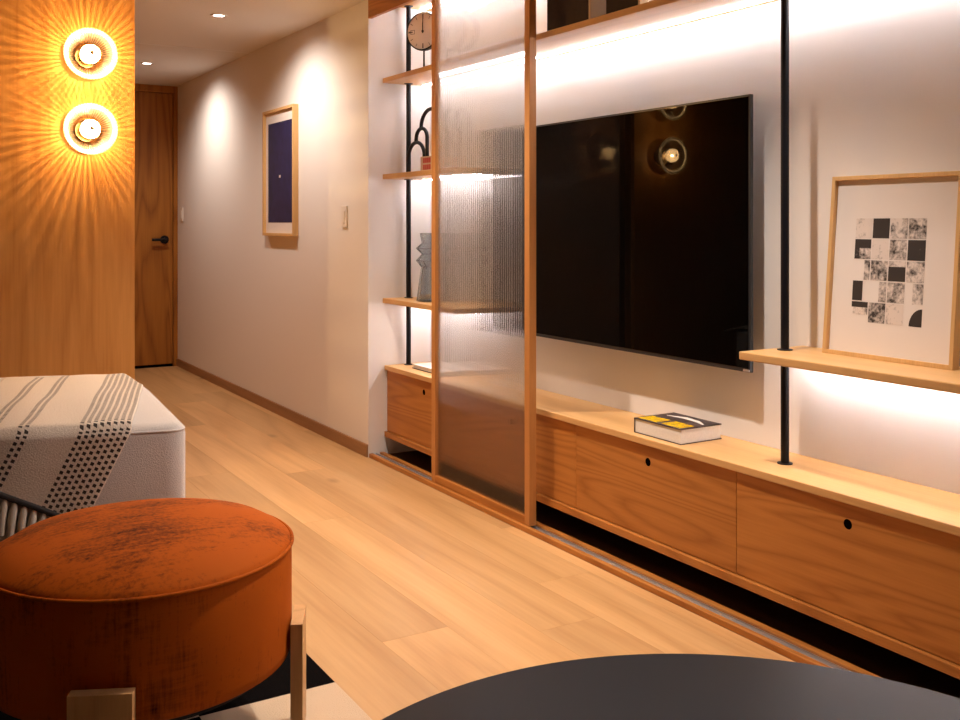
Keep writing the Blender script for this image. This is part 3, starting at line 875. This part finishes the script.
part('hem', MB().tube(hem, 0.010, 8), M['ink'], tw, smooth=60, label='black edge braid')
tas = plain('cream_tassel', (0.74, 0.67, 0.57), 0.95, bump=0.5, bscale=300)
NT = 17
for i in range(NT):
    a = 0.006 + (AW-0.012)*i/(NT-1)
    p = throw_pos(a, -max(0.0, LH - a*math.tan(G)))
    dd = dl*math.sin(G)*0.4
    p0 = Vector((p.x, p.y, p.z-0.004)); p1 = p0 + Vector((dd.x*0.05, dd.y*0.05, -0.05)); p2 = p0 + Vector((dd.x*0.07, dd.y*0.07, -0.105))
    part('tassel', MB().tube([p0, p0*0.5+p1*0.5, p1, p2], [0.005, 0.0110, 0.0120, 0.0085], 7), tas, tw, smooth=60)

# ------------------------------------------------------------------ pouffe
def velvet():
    m, nt, b = newmat('rust_velvet')
    N = nt.nodes.new; L = nt.links.new
    tc = N('ShaderNodeTexCoord')
    def streak(sc):
        mp = N('ShaderNodeMapping'); mp.inputs['Scale'].default_value = sc; L(tc.outputs['Object'], mp.inputs['Vector'])
        n = N('ShaderNodeTexNoise'); n.inputs['Scale'].default_value = 1; n.inputs['Detail'].default_value = 4; n.inputs['Roughness'].default_value = 0.65
        L(mp.outputs[0], n.inputs['Vector']); return n.outputs['Fac']
    big = streak((3.0, 4.5, 2.5)); s1 = streak((110, 110, 9)); s2 = streak((9, 90, 110))
    ad = N('ShaderNodeMath'); ad.operation = 'MULTIPLY_ADD'; ad.inputs[1].default_value = 0.55; L(s1, ad.inputs[0]); L(big, ad.inputs[2])
    a2 = N('ShaderNodeMath'); a2.operation = 'MULTIPLY_ADD'; a2.inputs[1].default_value = 0.4; L(s2, a2.inputs[0]); L(ad.outputs[0], a2.inputs[2])
    rp = N('ShaderNodeValToRGB'); e = rp.color_ramp.elements
    e[0].position = 0.68; e[0].color = (0.045, 0.005, 0.0005, 1); e[1].position = 0.98; e[1].color = (0.43, 0.084, 0.001, 1)
    L(a2.outputs[0], rp.inputs['Fac']); L(rp.outputs['Color'], b.inputs['Base Color'])
    b.inputs['Roughness'].default_value = 0.8; b.inputs['Specular IOR Level'].default_value = 0.15
    b.inputs['Sheen Weight'].default_value = 0.04; b.inputs['Sheen Roughness'].default_value = 0.45
    b.inputs['Sheen Tint'].default_value = (1.0, 0.30, 0.012, 1)
    return m
M['velvet'] = velvet()
pc = Vector((0.534, 2.440)); PR = 0.346
t = thing('pouffe', 'round rust orange velvet pouffe on oak board legs', 'pouffe', (pc.x, pc.y, 0))
c = (pc.x, pc.y, 0)
part('cushion', MB().lathe([(0.0, 0.195), (PR-0.02, 0.195), (PR-0.004, 0.205), (PR, 0.225), (PR, 0.33), (PR, 0.452), (PR-0.004, 0.465), (PR-0.014, 0.474), (PR-0.05, 0.495), (PR-0.13, 0.515), (0.10, 0.527), (0.0, 0.528)], c, 96), M['velvet'], t, smooth=50)
part('piping', MB().tube([(pc.x+(PR+0.001)*math.cos(2*PI*k/96), pc.y+(PR+0.001)*math.sin(2*PI*k/96), 0.461) for k in range(97)], 0.0045, 8), M['velvet'], t, smooth=60)
part('under_frame', MB().lathe([(0.0, 0.172), (PR-0.05, 0.172), (PR-0.05, 0.195), (0.0, 0.195)], c, 48), M['black'], t)
def cam_dir(ax, az):
    return Vector((ax*math.cos(YAW)+az*math.sin(YAW), -ax*math.sin(YAW)+az*math.cos(YAW))).normalized()
for (ax, az) in ((0.105, -0.995), (0.995, 0.105), (-0.105, 0.995), (-0.995, -0.105)):
    dv = cam_dir(ax, az); tv_ = Vector((-dv.y, dv.x))
    r0, r1 = PR+0.003, PR+0.031; hw = 0.063
    q = []
    for z in (0.012, 0.286):
        for (rr, ww) in ((r0, -hw), (r1, -hw), (r1, hw), (r0, hw)):
            p = pc + dv*rr + tv_*ww
            q.append((p.x, p.y, z))
    lb = MB().add(q, [(0,3,2,1),(4,5,6,7),(0,1,5,4),(1,2,6,5),(2,3,7,6),(3,0,4,7)])
    part('leg', lb, M['leg'], t)

# ------------------------------------------------------------------ rug
def rug_mat():
    m, nt, b = newmat('patch_rug')
    N = nt.nodes.new; L = nt.links.new
    tc = N('ShaderNodeTexCoord'); ge = N('ShaderNodeNewGeometry')
    ck = N('ShaderNodeTexChecker'); ck.inputs['Scale'].default_value = 1.0
    mp = N('ShaderNodeMapping'); mp.inputs['Location'].default_value = (0.001, 0.001, 0.5); mp.inputs['Scale'].default_value = (1/0.36, 1/0.36, 0.0)
    L(tc.outputs['Object'], mp.inputs['Vector']); L(mp.outputs[0], ck.inputs['Vector'])
    ck.inputs['Color1'].default_value = (0.006, 0.005, 0.005, 1); ck.inputs['Color2'].default_value = (0.62, 0.47, 0.33, 1)
    L(ck.outputs['Color'], b.inputs['Base Color']); b.inputs['Roughness'].default_value = 1.0; b.inputs['Specular IOR Level'].default_value = 0.0
    n = N('ShaderNodeTexNoise'); n.inputs['Scale'].default_value = 250; L(tc.outputs['Object'], n.inputs['Vector'])
    bp = N('ShaderNodeBump'); bp.inputs['Strength'].default_value = 0.5; bp.inputs['Distance'].default_value = 0.004
    L(n.outputs['Fac'], bp.inputs['Height']); L(bp.outputs['Normal'], b.inputs['Normal'])
    return m
t = part('rug', MB().box(-1.8, 1.037, 0.9, 3.25, 0.0005, 0.008, 0.002), rug_mat(), origin=(1.037, 2.475, 0.0))
setprops(t, 'flat rug of large black and cream squares under the pouffe', 'rug')

# ------------------------------------------------------------------ round black table
tc_ = Vector((0.931, 0.850)); TR = 0.672; TZ = 0.42
t = thing('round_table', 'low round black table before the sliding door track', 'table', (tc_.x, tc_.y, 0))
c = (tc_.x, tc_.y, 0)
part('table_top', MB().lathe([(0.0, TZ-0.028), (TR-0.012, TZ-0.028), (TR-0.002, TZ-0.018), (TR, TZ-0.006), (TR-0.003, TZ-0.001), (TR-0.008, TZ), (0.0, TZ)], c, 128), M['table'], t, smooth=40)
part('pedestal', MB().lathe([(0.20, 0.03), (0.14, 0.06), (0.11, 0.18), (0.12, TZ-0.06), (0.20, TZ-0.028)], c, 48), M['table'], t, smooth=40)
part('foot_plate', MB().lathe([(0.0, 0.011), (0.32, 0.011), (0.32, 0.022), (0.30, 0.030), (0.0, 0.030)], c, 64), M['table'], t, smooth=40)
